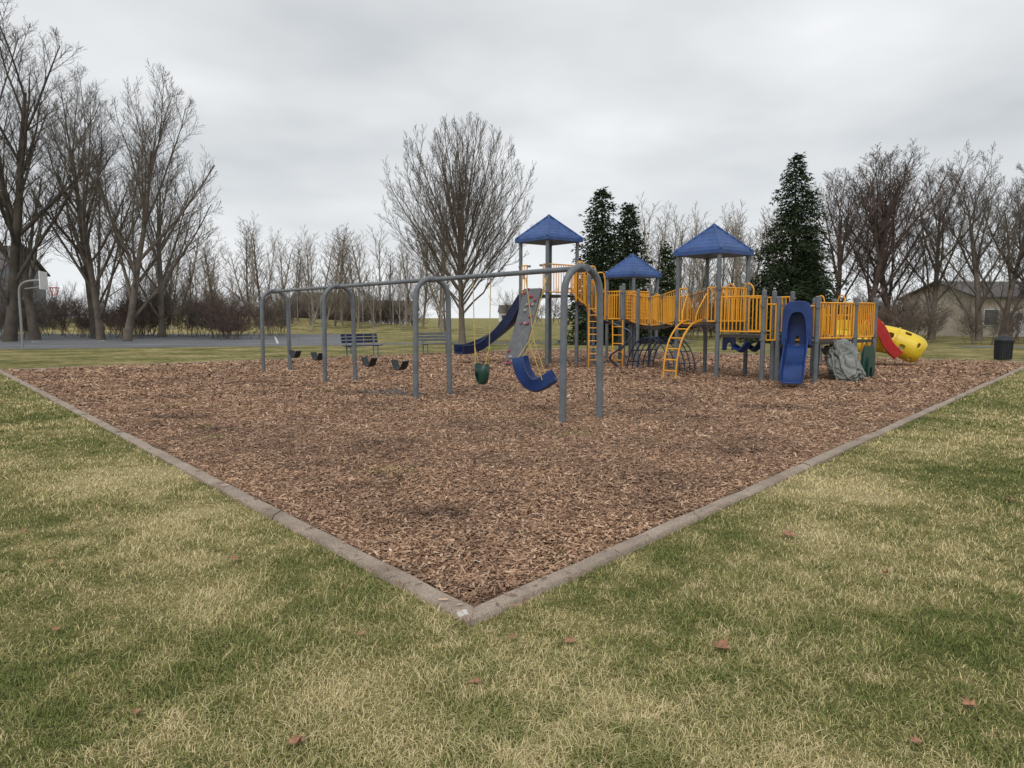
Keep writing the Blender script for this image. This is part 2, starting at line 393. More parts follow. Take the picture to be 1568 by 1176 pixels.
for i,pv in enumerate(pth_):
    t=pth_[min(i+1,len(pth_)-1)]-pth_[max(i-1,0)]; td=(fw*t.x+V(0,0,t.y)).normalized()
    up_=td.cross(la) if td.cross(la).dot(fw+V(0,0,1))>0 else la.cross(td)
    base=c+fw*pv.x+V(0,0,pv.y); w_=pv.z
    for a_,b_ in [(-w_,.15),(-w_*.86,.16),(-w_*.7,.03),(0,0),(w_*.7,.03),(w_*.86,.16),(w_,.15),(w_*.85,-.03),(w_*.4,-.065),(0,-.07),(-w_*.4,-.065),(-w_*.85,-.03)]:
        vs.append(base+la*a_+up_*b_)
nn_=len(pth_)
st_.add(vs,[(i*m_+k_,(i+1)*m_+k_,(i+1)*m_+(k_+1)%m_,i*m_+(k_+1)%m_) for i in range(nn_-1) for k_ in range(m_)]+[tuple(range(m_)),tuple((nn_-1)*m_+k_ for k_ in range(m_-1,-1,-1))])
st_.obj('adaptive_seat',M_blue,sw,bevel=.008)
for e in(-1,1):
    t_=c+u*e*.27+V(0,0,H-.1)
    k0=c+la*e*-.22-fw*.08+V(0,0,1.2)
    chy2.tube([t_,k0],.009,6); chy2.tube([k0,c-la*e*.2-fw*.30+V(0,0,.88)],.008,6); chy2.tube([k0,c-la*e*.2+fw*.14+V(0,0,.58)],.008,6)
chy2.obj('coated_chains',M_chainy,sw)
mt=MB(); mt.box(V(-2.55,14.75,0),u,1.3,.9,.0,.036)
mt.obj('swing_mat',M_mat,bevel=.01)

# ---------------------------------------------------------------- play structure
ps=empty('play_structure')
O=V(5.3,18.35,0); a=V(.776,.631,0); b=V(-.63,.776,0)
def P(i,j,z=0): return O+a*i+b*j+V(0,0,z)
def Zv(p,z): return V(p[0],p[1],z)
posts=MB(); decks=MB(); yel=MB(); roofs=MB(); caps=MB(); ribs=MB()
def post(p,top): 
    posts.tube([Zv(p,-.05),Zv(p,top)],.058,12); caps.tube([Zv(p,top),Zv(p,top+.02),Zv(p,top+.045)],[.062,.06,.03],12)
def barrier(p0,p1,z0,z1=None,h=.95,gap=.105,r=.014,lattice=False):
    z1=z0 if z1 is None else z1
    p0=Zv(p0,z0);p1=Zv(p1,z1); d=(p1-p0); L_=d.length; dn=Vector((d.x,d.y,0)).normalized()
    a0=p0+d*(.07/L_); a1=p1-d*(.07/L_)
    for hh in(.08,h): yel.tube([a0+V(0,0,hh),a1+V(0,0,hh)],.021,8)
    n_=max(2,int((a1-a0).length/gap))
    for q_ in range(n_+1):
        x=a0.lerp(a1,q_/n_); yel.tube([x+V(0,0,.08),x+V(0,0,h)],r if q_ not in(0,n_) else .02,6)
    if lattice:
        for hh in np.arange(.18,h,.11): yel.tube([a0+V(0,0,hh),a1+V(0,0,hh)],.018,6)
    for x in(a0,a1):
        for hh in(.1,h-.03): caps.tube([x-dn*.09+V(0,0,hh-.03),x-dn*.09+V(0,0,hh+.03)] if x is a0 else [x+dn*.09+V(0,0,hh-.03),x+dn*.09+V(0,0,hh+.03)],.066,10)
def deck(poly,z,th=.07): decks.prism(poly,z-th,z)
def roof(c,hs,ze,za):
    hs_=hs; tiers=6; n_=24
    def ring(h_,z):
        out=[]
        for e in range(4):
            s0=[(-1,-1),(1,-1),(1,1),(-1,1)][e]; s1=[(-1,-1),(1,-1),(1,1),(-1,1)][(e+1)%4]
            for q_ in range(6):
                t=q_/6; i=s0[0]+(s1[0]-s0[0])*t; j=s0[1]+(s1[1]-s0[1])*t
                out.append(c+a*i*h_+b*j*h_+V(0,0,z))
        return out
    vs=ring(hs_-.03,ze-.005)+ring(hs_,ze)+ring(hs_+.01,ze+.10)+ring(hs_-.05,ze+.12); H_=za-ze-.12
    for t in range(1,tiers+1):
        f=t/tiers; w_=(hs_-.05)*(1-f)+.03; z=ze+.12+H_*(f**1.08)
        if t<tiers: vs+=ring(w_+.060,z-.014); vs+=ring(w_-.005,z+.024)
        else: vs+=ring(w_,z)
    m=len(vs)//n_
    fs=[(i*n_+k_,i*n_+(k_+1)%n_,(i+1)*n_+(k_+1)%n_,(i+1)*n_+k_) for i in range(m-1) for k_ in range(n_)]
    fs.append(tuple((m-1)*n_+k_ for k_ in range(n_))); fs.append(tuple(range(n_)))
    roofs.add(vs,fs)
    for i,j in((-1,-1),(1,-1),(1,1),(-1,1)):
        ribs.tube([c+a*i*hs_+b*j*hs_+V(0,0,ze+.11),c+a*i*.03+b*j*.03+V(0,0,za+.02)],.032,6)
    ribs.tube([c+V(0,0,za-.02),c+V(0,0,za+.05),c+V(0,0,za+.08)],[.07,.06,.02],10)
def sq(c,h): return [c-a*h-b*h,c+a*h-b*h,c+a*h+b*h,c-a*h+b*h]
c3=P(.65,.65)
for p in [P(0,0),P(1.3,0),P(1.3,1.3),P(0,1.3)]: post(p,3.25)
deck(sq(c3,.6),1.4); roof(c3,.74,3.22,4.0)
barrier(P(0,0),P(1.3,0),1.4); barrier(P(1.3,0),P(1.3,1.3),1.4)
barrier(P(0,.0),P(0,.4),1.4); barrier(P(0,.9),P(0,1.3),1.4)
fc=P(0,.65)
for sg in(-1,1):
    pt_=[fc-a*x_+b*sg*.2+V(0,0,z_) for x_,z_ in((1.10,-.03),(1.05,.5),(.88,1.0),(.55,1.36),(.2,1.5),(0,1.5))]
    yel.tube(smoothpath(pt_,4),.022,8)
    yel.tube(smoothpath([fc-a*.35+b*sg*.2+V(0,0,1.45),fc-a*.3+b*sg*.24+V(0,0,1.75),fc-a*.02+b*sg*.3+V(0,0,2.2)],4),.018,8)
for x_,z_ in((1.09,.22),(1.03,.5),(.95,.78),(.8,1.05),(.58,1.28),(.3,1.42)):
    yel.tube([fc-a*x_-b*.2+V(0,0,z_),fc-a*x_+b*.2+V(0,0,z_)],.02,8)
for p in(P(0,-1.3),P(1.3,-1.3),P(.45,-1.3)): post(p,2.2)
deck([P(.04,-1.26),P(1.26,-1.26),P(1.26,-.05),P(.04,-.05)],1.15)
barrier(P(0,-1.3),P(0,-.02),1.15); barrier(P(1.3,-1.3),P(1.3,0),1.15)
for q_ in range(2):
    s0=P(-.02,-.25-.5*q_); yel.tube(smoothpath([s0+V(0,0,2.05),s0+V(0,0,2.3),s0-b*.12+V(0,0,2.42),s0-b*.26+V(0,0,2.3),s0-b*.26+V(0,0,2.05)],5),.018,8)
F1=V(6.5,17.4,0);F2=V(7.29,17.03,0);dn=V(.42,.907,0); B1=F1+dn*1.15;B2=F2+dn*1.15
for p in(F1,F2,B1,B2): post(p,2.05)
deck([F1,F2,B2,B1],.92); barrier(F2,B2,.92); barrier(B1,B2,.92)
barrier(P(0,-1.3),F1,.95)
t6=[P(2.6,-2.3),P(3.7,-2.3),P(3.7,-1.2),P(2.6,-1.2)]
for p in t6: post(p,2.05)
deck(t6,1.0); barrier(t6[2],t6[1],1.0); barrier(t6[2],t6[3],1.0); barrier(t6[0],t6[0].lerp(t6[3],.3),1.0); barrier(t6[3],t6[3].lerp(t6[0],.3),1.0); barrier(t6[0],t6[1],1.0)
deck([B2-dn*.7,t6[0],t6[3],B2],.985); barrier(B2,t6[3],.99); barrier(B2-dn*.7,t6[0],.99)
for q_ in range(2):
    s0=t6[0]+(t6[3]-t6[0])*(.25+.5*q_)
    yel.tube(smoothpath([s0+V(0,0,1.0),s0+V(0,0,1.95),s0+b*.1+V(0,0,2.15),s0+b*.2+V(0,0,1.95),s0+b*.2+V(0,0,1.0)],6),.018,8)
for q_ in range(3):
    s0=t6[1]+a*(.1+.40*q_)+b*.5
    yel.tube(smoothpath([s0+V(0,0,.0),s0+V(0,0,1.5-.3*q_),s0+a*.12+V(0,0,1.8-.3*q_),s0+a*.28+V(0,0,1.55-.3*q_),s0+a*.33+V(0,0,.0)],6),.02,8)
c1=V(1.2,23.4,0)
s1=sq(c1,.65)
for p in s1: post(p,4.05)
deck(sq(c1,.6),2.3); roof(c1,.78,4.0,4.82)
barrier(s1[0],s1[1],2.3); barrier(s1[3],s1[0].lerp(s1[3],.7),2.3); barrier(s1[0],s1[0].lerp(s1[3],.2),2.3)
c7=V(3.6,23.4,0); s7=sq(c7,.65)
for p in s7: post(p,2.6)
deck(sq(c7,.6),1.45); barrier(s7[0],s7[1],1.45,lattice=True); barrier(s7[3],s7[0],1.45); barrier(s7[1],s7[2],1.45)
post(V(2.45,22.75,0),2.9); post(V(2.15,23.6,0),2.6)
A1=V(1.95,23.05,0);A2=V(2.95,22.95,0);A3=V(1.95,24.0,0);A4=V(3.1,24.0,0)
barrier(A1,A2,2.25,1.45,h=1.0,gap=.09); barrier(A3,A4,2.25,1.45,h=1.0,gap=.09)
for q_ in range(5):
    t=q_/5; z=2.3-.85*(t+.1); x0=A1.lerp(A2,t);x1=A1.lerp(A2,t+.2);y0=A3.lerp(A4,t);y1=A3.lerp(A4,t+.2)
    deck([x0,x1,y1,y0],z)
for dd,zt in((0,3.35),(.28,3.2),(.5,3.0)):
    s0=V(2.05+dd*1.3,22.85,0); yel.tube(smoothpath([Zv(s0,2.1-dd),Zv(s0,zt-.2),Zv(s0+V(.12,0,0),zt),Zv(s0+V(.26,0,0),zt-.2),Zv(s0+V(.28,0,0),2.0-dd)],6),.022,8)
def ladder(c,dirv,zt,w_=.2,step=.26,wav=.06):
    c=V(c[0],c[1],0)
    for sg in(-1,1):
        yel.tube([c+dirv*sg*w_+V(0,-wav*math.sin(z*3),z) for z in np.linspace(-.03,zt,16)],.02,8)
    for z in np.arange(.25,zt,step): yel.tube([c-dirv*w_+V(0,-wav*math.sin(z*3),z),c+dirv*w_+V(0,-wav*math.sin(z*3),z)],.017,6)
ladder((2.55,22.3),V(1,0,0),2.0,.14,.2); ladder((3.3,22.2),V(.8,-.6,0),1.5,.18)
c2=V(4.5,26.8,0); s2=sq(c2,.65)
for p in s2: post(p,3.1)
deck(sq(c2,.6),1.45); roof(c2,.76,3.05,3.87); barrier(s2[0],s2[1],1.45); barrier(s2[3],s2[0],1.45); barrier(s2[1],s2[2],1.45)
br0,br1=s7[2],s2[0]
dd=(br1-br0); sd=V(-dd.y,dd.x,0).normalized()
deck([br0-sd*.4,br1-sd*.4,br1+sd*.4,br0+sd*.4][::-1],1.43); barrier(br0-sd*.42,br1-sd*.42,1.45)
q0=(s7[1]+s7[0])/2+a*.2; q1=P(.65,1.32); dd=(q1-q0); sd=V(-dd.y,dd.x,0).normalized()
npl=14
for q_ in range(npl):
    t=(q_+.5)/npl; cc=q0.lerp(q1,t); z=1.42-.16*math.sin(t*math.pi); decks.box(cc,sd,.9,dd.length/npl*.88,z-.05,z)
for sg in(-1,1):
    for q_ in range(4):
        t0,t1=q_/4,(q_+1)/4; barrier(q0.lerp(q1,t0)+sd*sg*.46,q0.lerp(q1,t1)+sd*sg*.46,1.42-.16*math.sin(t0*math.pi),1.42-.16*math.sin(t1*math.pi),h=.92)
for t in(.33,.0): post(q0.lerp(q1,t)-sd*.6,2.4)
posts.obj('posts',M_post,ps); decks.obj('decks',M_deck,ps,smooth=False); yel.obj('yellow_railings',M_yel,ps)
roofs.obj('roofs',M_roof,ps,smooth=False); ribs.obj('roof_ridges',M_roof,ps); caps.obj('post_caps',M_post,ps)
UPR=[(-.27,.20),(-.24,.21),(-.20,.02),(-.1,0),(.1,0),(.20,.02),(.24,.21),(.27,.20),(.23,-.02),(.1,-.04),(-.1,-.04),(-.23,-.02)]
fm=(F1+F2)/2
sl=MB(); fwd=-dn
sl.sweep(smoothpath([fm+fwd*x_+V(0,0,z_) for x_,z_ in((-.05,.93),(.2,.90),(.45,.72),(.7,.56),(.95,.46),(1.2,.28),(1.45,.16),(1.65,.15))],5),UPR)
def archpanel(mb_,c,lat,w_,z0,z1,ow,oh,th=.05):
    nrm=V(-lat.y,lat.x,0); out=[];inn=[]
    K=17
    for q_ in range(K):
        t=q_/(K-1); an=math.pi*(1-t)
        x=math.cos(an); y=math.sin(an)
        out.append((w_*np.sign(x)*abs(x)**.45, z0+(z1-z0)*(abs(y)**.45))); inn.append((ow*np.sign(x)*abs(x)**.7,z0+oh*(abs(y)**.6)))
    vs=[]
    for dz in(-th/2,th/2):
        for x,z in out: vs.append(c+lat*x+nrm*dz+V(0,0,z))
        for x,z in inn: vs.append(c+lat*x+nrm*dz+V(0,0,z))
    fs=[]
    for q_ in range(K-1):
        fs+=[(q_,q_+1,K+q_+1,K+q_),(2*K+q_,3*K+q_,3*K+q_+1,2*K+q_+1),(q_,2*K+q_,2*K+q_+1,q_+1),(K+q_,K+q_+1,3*K+q_+1,3*K+q_)]
    mb_.add(vs,fs)
latd=V(.907,-.42,0)
archpanel(sl,fm+fwd*.03,latd,.34,.93,1.98,.21,.78,.30)
archpanel(sl,fm+dn*.2,latd,.34,.93,1.95,.05,.2,.03)
sl.obj('blue_slide',M_blue,ps,bevel=.008)
ns=MB(); s_=c1+b*.65
ns.sweep(smoothpath([s_+V(.05,-.05,2.25),s_+b*.3+V(0,0,2.2),s_+b*.8+V(-.1,0,1.6),s_+b*1.2+V(-.35,-.1,1.05),s_+b*1.5+V(-.75,-.35,.62),s_+b*1.6+V(-1.2,-.7,.40),s_+b*1.6+V(-1.6,-1.0,.38)],5),[(x*1.15,y*1.3) for x,y in UPR])
ns.obj('navy_slide',M_navy,ps)
cw=MB(); fc=c1-a*.68; pts=[fc+V(0,0,2.5),fc-a*.15+V(0,0,2.0),fc-a*.42+V(0,0,1.2),fc-a*.75+V(0,0,.35),fc-a*.85+V(0,0,0)]
pp=smoothpath(pts,4); cw.sweep(pp,[(-.42,-.04),(.42,-.04),(.42,.04),(-.42,.04)]); cw.obj('climbing_wall',M_wall,ps,bevel=.02)
hd=MB(); hd2=MB()
for q_ in range(24):
    t=random.random()*.92+.04; i=int(t*(len(pp)-1)); p=pp[i]+b*random.uniform(-.34,.34)-a*.07+V(0,0,-.02)
    m_=hd if q_%3 else hd2
    r0=random.uniform(.035,.05); m_.tube([p+a*.03,p,p-a*.045,p-a*.06],[r0*1.2,r0*1.15,r0*.8,r0*.3],8)
hd.obj('climbing_holds',simple('hold_red',(.32,.05,.07),.5),ps); hd2.obj('climbing_holds_grey',M_grhold,ps)
nt_=MB(); cc=V(4.45,21.2,0); 
for k_ in np.linspace(-.6,.6,6):
    nt_.tube([cc+a*k_+b*(-.8*math.cos(t))+V(0,0,1.0*math.sin(t)) for t in np.linspace(0,math.pi,13)],.018,6)
for t in np.linspace(.25,math.pi-.25,8):
    nt_.tube([cc+a*x_+b*(-.8*math.cos(t))+V(0,0,1.0*math.sin(t)) for x_ in(-.6,.6)],.018,6)
cc=V(3.35,22.3,0)
nt_.tube(smoothpath([cc+V(-.2,0,1.4),cc+V(.35,-.2,1.1),cc+V(.1,-.3,.7),cc+V(-.3,-.2,.35),cc+V(0,-.2,0)],5),.03,8)
nt_.obj('arch_net_climber',M_navy,ps)
bp=MB()
def panel(c,lat,w_,z0,z1): archpanel(bp,c,lat,w_,z0,z1,w_*.45,(z1-z0)*.5,.04)
panel(P(.9,-1.33),a,.3,.5,1.0); panel(V(5.9,19.3,0),a,.3,.7,1.1)
for sgn in (0,1):
    cc=P(.2+.6*sgn,-.6)
    bp.sweep(smoothpath([cc-b*.25+V(0,0,.95),cc+V(0,0,.72),cc+b*.3+V(0,0,.85)],5),[(-.16,.06),(0,0),(.16,.06),(.16,.03),(0,-.03),(-.16,.03)])
bp.obj('blue_panels',M_blue,ps)
def rock(name,c,sx,sy,sz,parent,mat,seed=0):
    import bmesh
    bm=bmesh.new(); bmesh.ops.create_icosphere(bm,subdivisions=6,radius=1)
    for v in bm.verts:
        p=v.co.copy(); q=p*1.7+V(seed,0,0)
        d=1+.30*mnoise.noise(q)+.10*abs(mnoise.noise(q*2.6))*2-.07
        cell=mnoise.cell(V(p.x*2.2+seed,p.y*2.2,p.z*3.2+mnoise.noise(q)*1.5)); d+=.10*cell
        g_=mnoise.noise(V(p.x*1.2+seed,p.y*1.2,p.z*4.0)); d+= -.20*max(0,1-abs(g_)*8)
        x,y,z=p*d
        bx=np.sign(x)*abs(x)**.75; by=np.sign(y)*abs(y)**.75; bz=np.sign(z)*abs(z)**.7
        tp_=1-.10*max(0,bz)
        v.co=(c[0]+bx*sx*tp_-(bz*.03),c[1]+by*sy*tp_+bz*.22,max(-.05,sz*.5+bz*sz*.55))
    bmesh.ops.smooth_vert(bm,verts=bm.verts,factor=.5,use_axis_x=True,use_axis_y=True,use_axis_z=True)
    me=bpy.data.meshes.new(name); bm.to_mesh(me); bm.free(); me.materials.append(mat); me.shade_smooth()
    o=bpy.data.objects.new(name,me); COL.objects.link(o); o.parent=parent; return o
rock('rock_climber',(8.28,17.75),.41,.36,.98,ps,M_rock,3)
gs=MB(); archpanel(gs,P(3.15,-2.42),a,.34,.05,.85,.14,.45,.06); archpanel(gs,P(3.15,-2.48),a,.16,.05,.55,.08,.25,.05); gs.obj('green_panel',M_green,ps)

# toddler structure with yellow tube
tp=empty('tube_play_structure')
tb=MB(); c0=V(11.75,23.5,.92); c_1=V(13.15,22.75,.42)
K=21; path=[c0.lerp(c_1,t)+V(0,0,.13*math.sin(t*3.1)) for t in np.linspace(0,1,K)]
n_=30; rr=[.45]*K; rr[-1]=.30; rr[-2]=.39; rr[-3]=.43
tb.tube(path,rr,n_,cap=False)
keep=[]
for idx,f in enumerate(tb.f):
    i,k_=divmod(idx,n_); 
    if 1<i<K-3 and i%5 in(2,3) and (k_+(3 if (i//5)%2 else 0))%6 in(0,1): continue
    keep.append(f)
tb.f=keep
o=tb.obj('yellow_tube',M_yel2,tp); 
m_=o.modifiers.new('s','SUBSURF'); m_.levels=m_.render_levels=2
m_=o.modifiers.new('t','SOLIDIFY'); m_.thickness=.035
rg=MB()
d_=(c_1-c0).normalized(); uu=d_.cross(V(0,0,1)).normalized(); ww=d_.cross(uu)
for p,r_ in((path[0],.47),(path[10],.46)):
    rg.tube([p+(uu*math.cos(t)+ww*math.sin(t))*r_ for t in np.linspace(0,2*math.pi,33)],.025,6)
rg.obj('tube_rims',M_yel2,tp)
rp=MB(); rp.sweep(smoothpath([V(11.25,23.0,1.42),V(11.5,22.9,1.38),V(11.75,22.8,1.05),V(11.95,22.7,.6),V(12.2,22.6,.3)],5),[(x*.9,y*1.3) for x,y in UPR])
archpanel(rp,V(11.45,23.3,0),V(.95,-.3,0),.38,.9,1.6,.2,.5,.06)
rp.obj('red_slide',M_red,tp)
yp=MB()
for cx_,cy_ in((10.85,23.2),(11.9,23.6)):
    archpanel(yp,V(cx_,cy_,0),V(.95,-.3,0),.42,.75,1.5,.2,.45,.06)
yp.tube(smoothpath([V(10.5,23.3,.9),V(10.8,23.0,.9),V(11.1,22.9,.8),V(11.3,22.8,.7)],4),.27,16,cap=False)
o=yp.obj('yellow_panels',M_yel2,tp)
tq=MB()
for p in((10.3,23.7),(11.25,23.4),(10.6,24.7),(11.6,24.4),(12.1,24.1)): tq.tube([V(p[0],p[1],-.05),V(p[0],p[1],1.75)],.055,10)
tq.obj('posts',M_post,tp)
dk=MB(); dk.prism([(10.3,23.7),(11.9,23.3),(12.1,24.3),(10.6,24.7)],.72,.8); dk.obj('deck',M_deck,tp,smooth=False)
yel=MB()
barrier(V(10.6,24.7,0),V(11.6,24.4,0),.8,h=.85); barrier(V(10.3,23.7,0),V(10.6,24.7,0),.8,h=.85); barrier(V(10.3,23.7,0),V(11.25,23.4,0),.8,h=.85)
yel.obj('railing',M_yel,tp)

# ---------------------------------------------------------------- benches, bin, hoop
def bench(x,y,mat):
    e=empty('park_bench'); s=MB(); l=MB(); d=V(.768,.64,0); f=V(.64,-.768,0); c=V(x,y,0)
    for k_ in range(3): 
        cc=c+f*(-.05+.13*k_); s.box(cc,d,1.6,.10,.44,.475)
    for k_ in range(3): s.box(c-f*(.17+.03*k_),d,1.6,.03,.56+.13*k_,.66+.13*k_)
    for sg in(-1,1):
        p=c+d*sg*.6; l.tube([p-f*.12+V(0,0,-.05),p-f*.15+V(0,0,.5),p-f*.24+V(0,0,.95)],.03,8)
        l.tube([p+f*.22+V(0,0,-.05),p+f*.22+V(0,0,.43),p-f*.13+V(0,0,.42)],.028,8)
    s.obj('slats',mat,e,False,.008); l.obj('legs',M_post,e)
bench(-6.0,28.4,M_navy); bench(-3.25,30.6,M_post)
tc=empty('trash_can'); q=MB(); c=V(18.2,26.3,0)
for k_ in range(22):
    a_=k_/22*2*math.pi; q.tube([c+V(.27*math.cos(a_),.27*math.sin(a_),.04),c+V(.29*math.cos(a_),.29*math.sin(a_),.72)],.014,5)
q.tube([c+V(0,0,.03),c+V(0,0,.70)],.245,20); q.obj('basket',M_black,tc)
q=MB(); q.tube([c+V(0,0,.70),c+V(0,0,.76),c+V(0,0,.88),c+V(0,0,.93)],[.31,.31,.2,.08],20); q.obj('lid',M_black,tc)
bo=MB(); bo.tube([(19.3,26.6,-.05),(19.3,26.6,1.35)],.07,12); bo.tube([(19.3,26.6,1.35),(19.3,26.6,1.42)],[.09,.03],12); bo.obj('bollard_post',M_post)
bh=empty('basketball_hoop'); q=MB(); bx,by=-24.8,36.0
q.tube(smoothpath([(bx,by,-.05),(bx,by,1.5),(bx,by,2.8),(bx+.15,by-.02,3.2),(bx+.55,by-.05,3.38),(bx+1.25,by-.1,3.42)],5),.06,10)
q.tube([(bx+.3,by,3.0),(bx+1.25,by-.1,3.1)],.03,8)
q.obj('pole',M_chain,bh)
q=MB(); bd=V(-.32,.95,0).normalized()
q.box((bx+1.32,by-.1),bd,1.3,.05,2.95,3.85); q.obj('backboard',M_white,bh,False,.02)
q=MB(); rc=V(bx+1.78,by-.0,3.05)
q.tube([rc+V(.23*math.cos(t),.23*math.sin(t),0) for t in np.linspace(0,6.283,20)],.02,6); q.obj('rim',M_red,bh)
q=MB()
for k_ in range(10):
    t=k_/10*6.283
    for e_ in(-.35,.35): q.tube([rc+V(.22*math.cos(t),.22*math.sin(t),0),rc+V(.12*math.cos(t+e_),.12*math.sin(t+e_),-.4)],.006,4)
q.obj('net',M_red,bh)

# ---------------------------------------------------------------- trees
def gen_tree(name,seed,H,W,trunkL,r0,lv,mat,trop=.12,wob=.12,rmin=.008,sides=(9,6,4,3,3),lean=(0,0),kr=.45,lim=.55,env=None,limbs=None):
    R=random.Random(seed); vs=[];fs=[]
    def emit(pts,rs,n):
        base=len(vs); prev=None
        for i,p in enumerate(pts):
            t=(pts[min(i+1,len(pts)-1)]-pts[max(i-1,0)])
            u_=t.orthogonal() if prev is None else prev-t*(prev.dot(t)/max(t.length_squared,1e-9))
            u_.normalize(); prev=u_; w_=t.cross(u_); w_.normalize()
            for k in range(n):
                an=6.2832*k/n; vs.append(p+(u_*math.cos(an)+w_*math.sin(an))*rs[i])
        for i in range(len(pts)-1):
            for k in range(n):
                k2=(k+1)%n; fs.append((base+i*n+k,base+i*n+k2,base+(i+1)*n+k2,base+(i+1)*n+k))
    def inside(p):
        if env is None: return True
        cz_,rx,rz_,rz2=env; rz=rz_ if p.z>cz_ else rz2
        wv=1+.10*math.sin(p.x*1.9+p.z*1.3)*math.sin(p.y*2.1+p.z*.9)
        return (p.x*p.x+p.y*p.y)/(rx*rx)+((p.z-cz_)/rz)**2 < wv
    def kids(pts,dirs,L,r,l,tip):
        ns2=len(pts)-1
        n,ang,ratio,t0=lv[l]; off=R.uniform(0,6.28)
        for k in range(n):
            t=t0+(1-t0)*(k+R.random()*.8)/n; t=min(t,.995)
            f=t*ns2; i=int(f); q=pts[i].lerp(pts[i+1],f-i); dd=dirs[i+1]
            az=off+k*2.4+R.uniform(-.4,.4); o=dd.orthogonal().normalized(); o2=dd.cross(o)
            an=math.radians(ang*R.uniform(.6,1.3)*(1.15-.55*(t if l==0 else 0)))
            nd=(dd*math.cos(an)+(o*math.cos(az)+o2*math.sin(az))*math.sin(an)).normalized()
            rr_=max(rmin,min(r*(1-(1-tip)*t)*.7, r*kr if l else r*lim)*R.uniform(.7,1))
            grow(q,nd,L*ratio*(1-.4*(t-t0)/(1-t0+1e-6))*R.uniform(.7,1.2),rr_,l+1)
    def grow(p,d,L,r,l):
        ns=(8,7,4,3,2)[l]; pts=[p.copy()]; rs=[r*(1.35 if l==0 else 1)]; dirs=[d.copy()]
        tip=.25
        for i in range(ns):
            d=(d+V(R.gauss(0,wob),R.gauss(0,wob),R.gauss(0,wob*.5)+ (trop if l else .03))*(1.0 if l else .5)).normalized()
            q=p+d*(L/ns)
            if l>0 and not inside(q): break
            p=q; pts.append(p.copy()); dirs.append(d.copy()); rs.append(max(rmin*.6,r*(1-(1-tip)*(i+1)/ns)))
        if len(pts)<2: return
        emit(pts,rs,sides[l])
        if l==0 and limbs:
            nL,cz_,rx,ru,rd,zs0,zs1=limbs
            for k in range(nL):
                f=(k+.5)/nL; el=-.42+f**.9*1.9; azm=k*2.399+R.uniform(-.25,.25)
                rz=ru if el>0 else rd; sc2=R.uniform(.86,1.0)
                E=V(rx*math.cos(el)*math.cos(azm)*sc2,rx*math.cos(el)*math.sin(azm)*sc2,cz_+rz*math.sin(el)*sc2)
                S0=V(0,0,zs0+(zs1-zs0)*f+R.uniform(-.15,.15)); Ln=(E-S0).length
                out=V(E.x,E.y,0); C=S0+out*.42+V(0,0,(E.z-S0.z)*.30+.25*Ln*(.25 if el<.2 else .15)); pl=[];dl=[]
                for j in range(10):
                    t=j/9; q=S0*(1-t)**2+C*2*t*(1-t)+E*t*t; q=q+V(R.gauss(0,.035),R.gauss(0,.035),R.gauss(0,.03))*(1 if 0<j<9 else 0); pl.append(q)
                for j in range(10): dl.append((pl[min(j+1,9)]-pl[max(j-1,0)]).normalized())
                rl_=R.uniform(.048,.075)*(1.15 if f>.6 else 1)
                emit(pl,[max(rmin,rl_*(1-.82*j/9)) for j in range(10)],6)
                kids(pl,dl,Ln,rl_,1,.2)
            return
        if l>=len(lv): return
        kids(pts,dirs,L,r,l,tip)
    grow(V(0,0,-.1),V(lean[0],lean[1],1).normalized(),trunkL,r0,0)
    co=np.array([tuple(v) for v in vs]); 
    if not limbs:
        sz=H/co[:,2].max(); 
        wx=np.percentile(np.abs(co[:,0]-np.median(co[:,0])),98.5)*2; s_=W/wx
        hz=np.clip(co[:,2]/co[:,2].max()*2.5,0,1)
        co[:,0]*= 1+(s_-1)*hz; co[:,1]*=1+(s_-1)*hz; co[:,2]*=sz
    me=bpy.data.meshes.new(name); me.from_pydata(co.tolist(),[],fs); me.materials.append(mat); me.shade_smooth()
    return me
def place(me,name,x,y,rot=0,s=1,parent=None,sz=None):
    o=bpy.data.objects.new(name,me); COL.objects.link(o); o.location=(x,y,0); o.rotation_euler=(0,0,rot); o.scale=(s,s,sz or s)
    if parent: o.parent=parent
    return o
m=gen_tree('maple',11,12.0,8.7,8.2,.185,[(1,1,1,.1),(15,27,.30,.22),(8,24,.42,.15),(4,26,.5,.2)],M_bark2,trop=.13,wob=.03,rmin=.0075,kr=.36,lim=.40,env=(7.4,4.75,4.9,4.6),limbs=(38,7.3,4.3,4.4,4.2,1.8,5.8))
place(m,'maple_tree',-2.7,38.6)
LG=[(12,36,.62,.12),(13,30,.40,.12),(9,30,.42,.15),(4,32,.5,.2)]
mA=gen_tree('cottonwood_a',21,21.5,11,16,.32,LG,M_bark1,trop=.09,wob=.05,rmin=.009,lean=(.08,0),kr=.36,lim=.45,env=(12,5.9,9.5,12))
mB=gen_tree('cottonwood_b',22,19.5,10,14,.28,[(12,32,.7,.12)]+LG[1:],M_bark2,trop=.09,wob=.055,rmin=.009,lean=(-.12,0),kr=.36,lim=.5,env=(11,5.4,8.5,11))
mC=gen_tree('cottonwood_c',23,18,9.5,12,.25,[(14,36,.74,.10)]+LG[1:],M_bark2,trop=.085,wob=.055,rmin=.009,lean=(.18,0),kr=.36,lim=.5,env=(10,6.0,8,10))
for me,x,y,rt,s in [(mA,-32.5,46,0,1.0),(mB,-33.5,50,1,1.05),(mA,-30.4,52,2.4,.86),(mC,-25.2,46.5,0,.98),(mB,-38,45,2,1.12),(mC,-28.3,49,-1.2,.97),(mB,-45,54,3.6,1.05),(mC,-27.5,56,2.2,.95)]:
    place(me,'cottonwood_tree',x,y,rt,s)
ln_=[(17,24,.34,.08),(7,28,.42,.15),(4,30,.5,.2)]
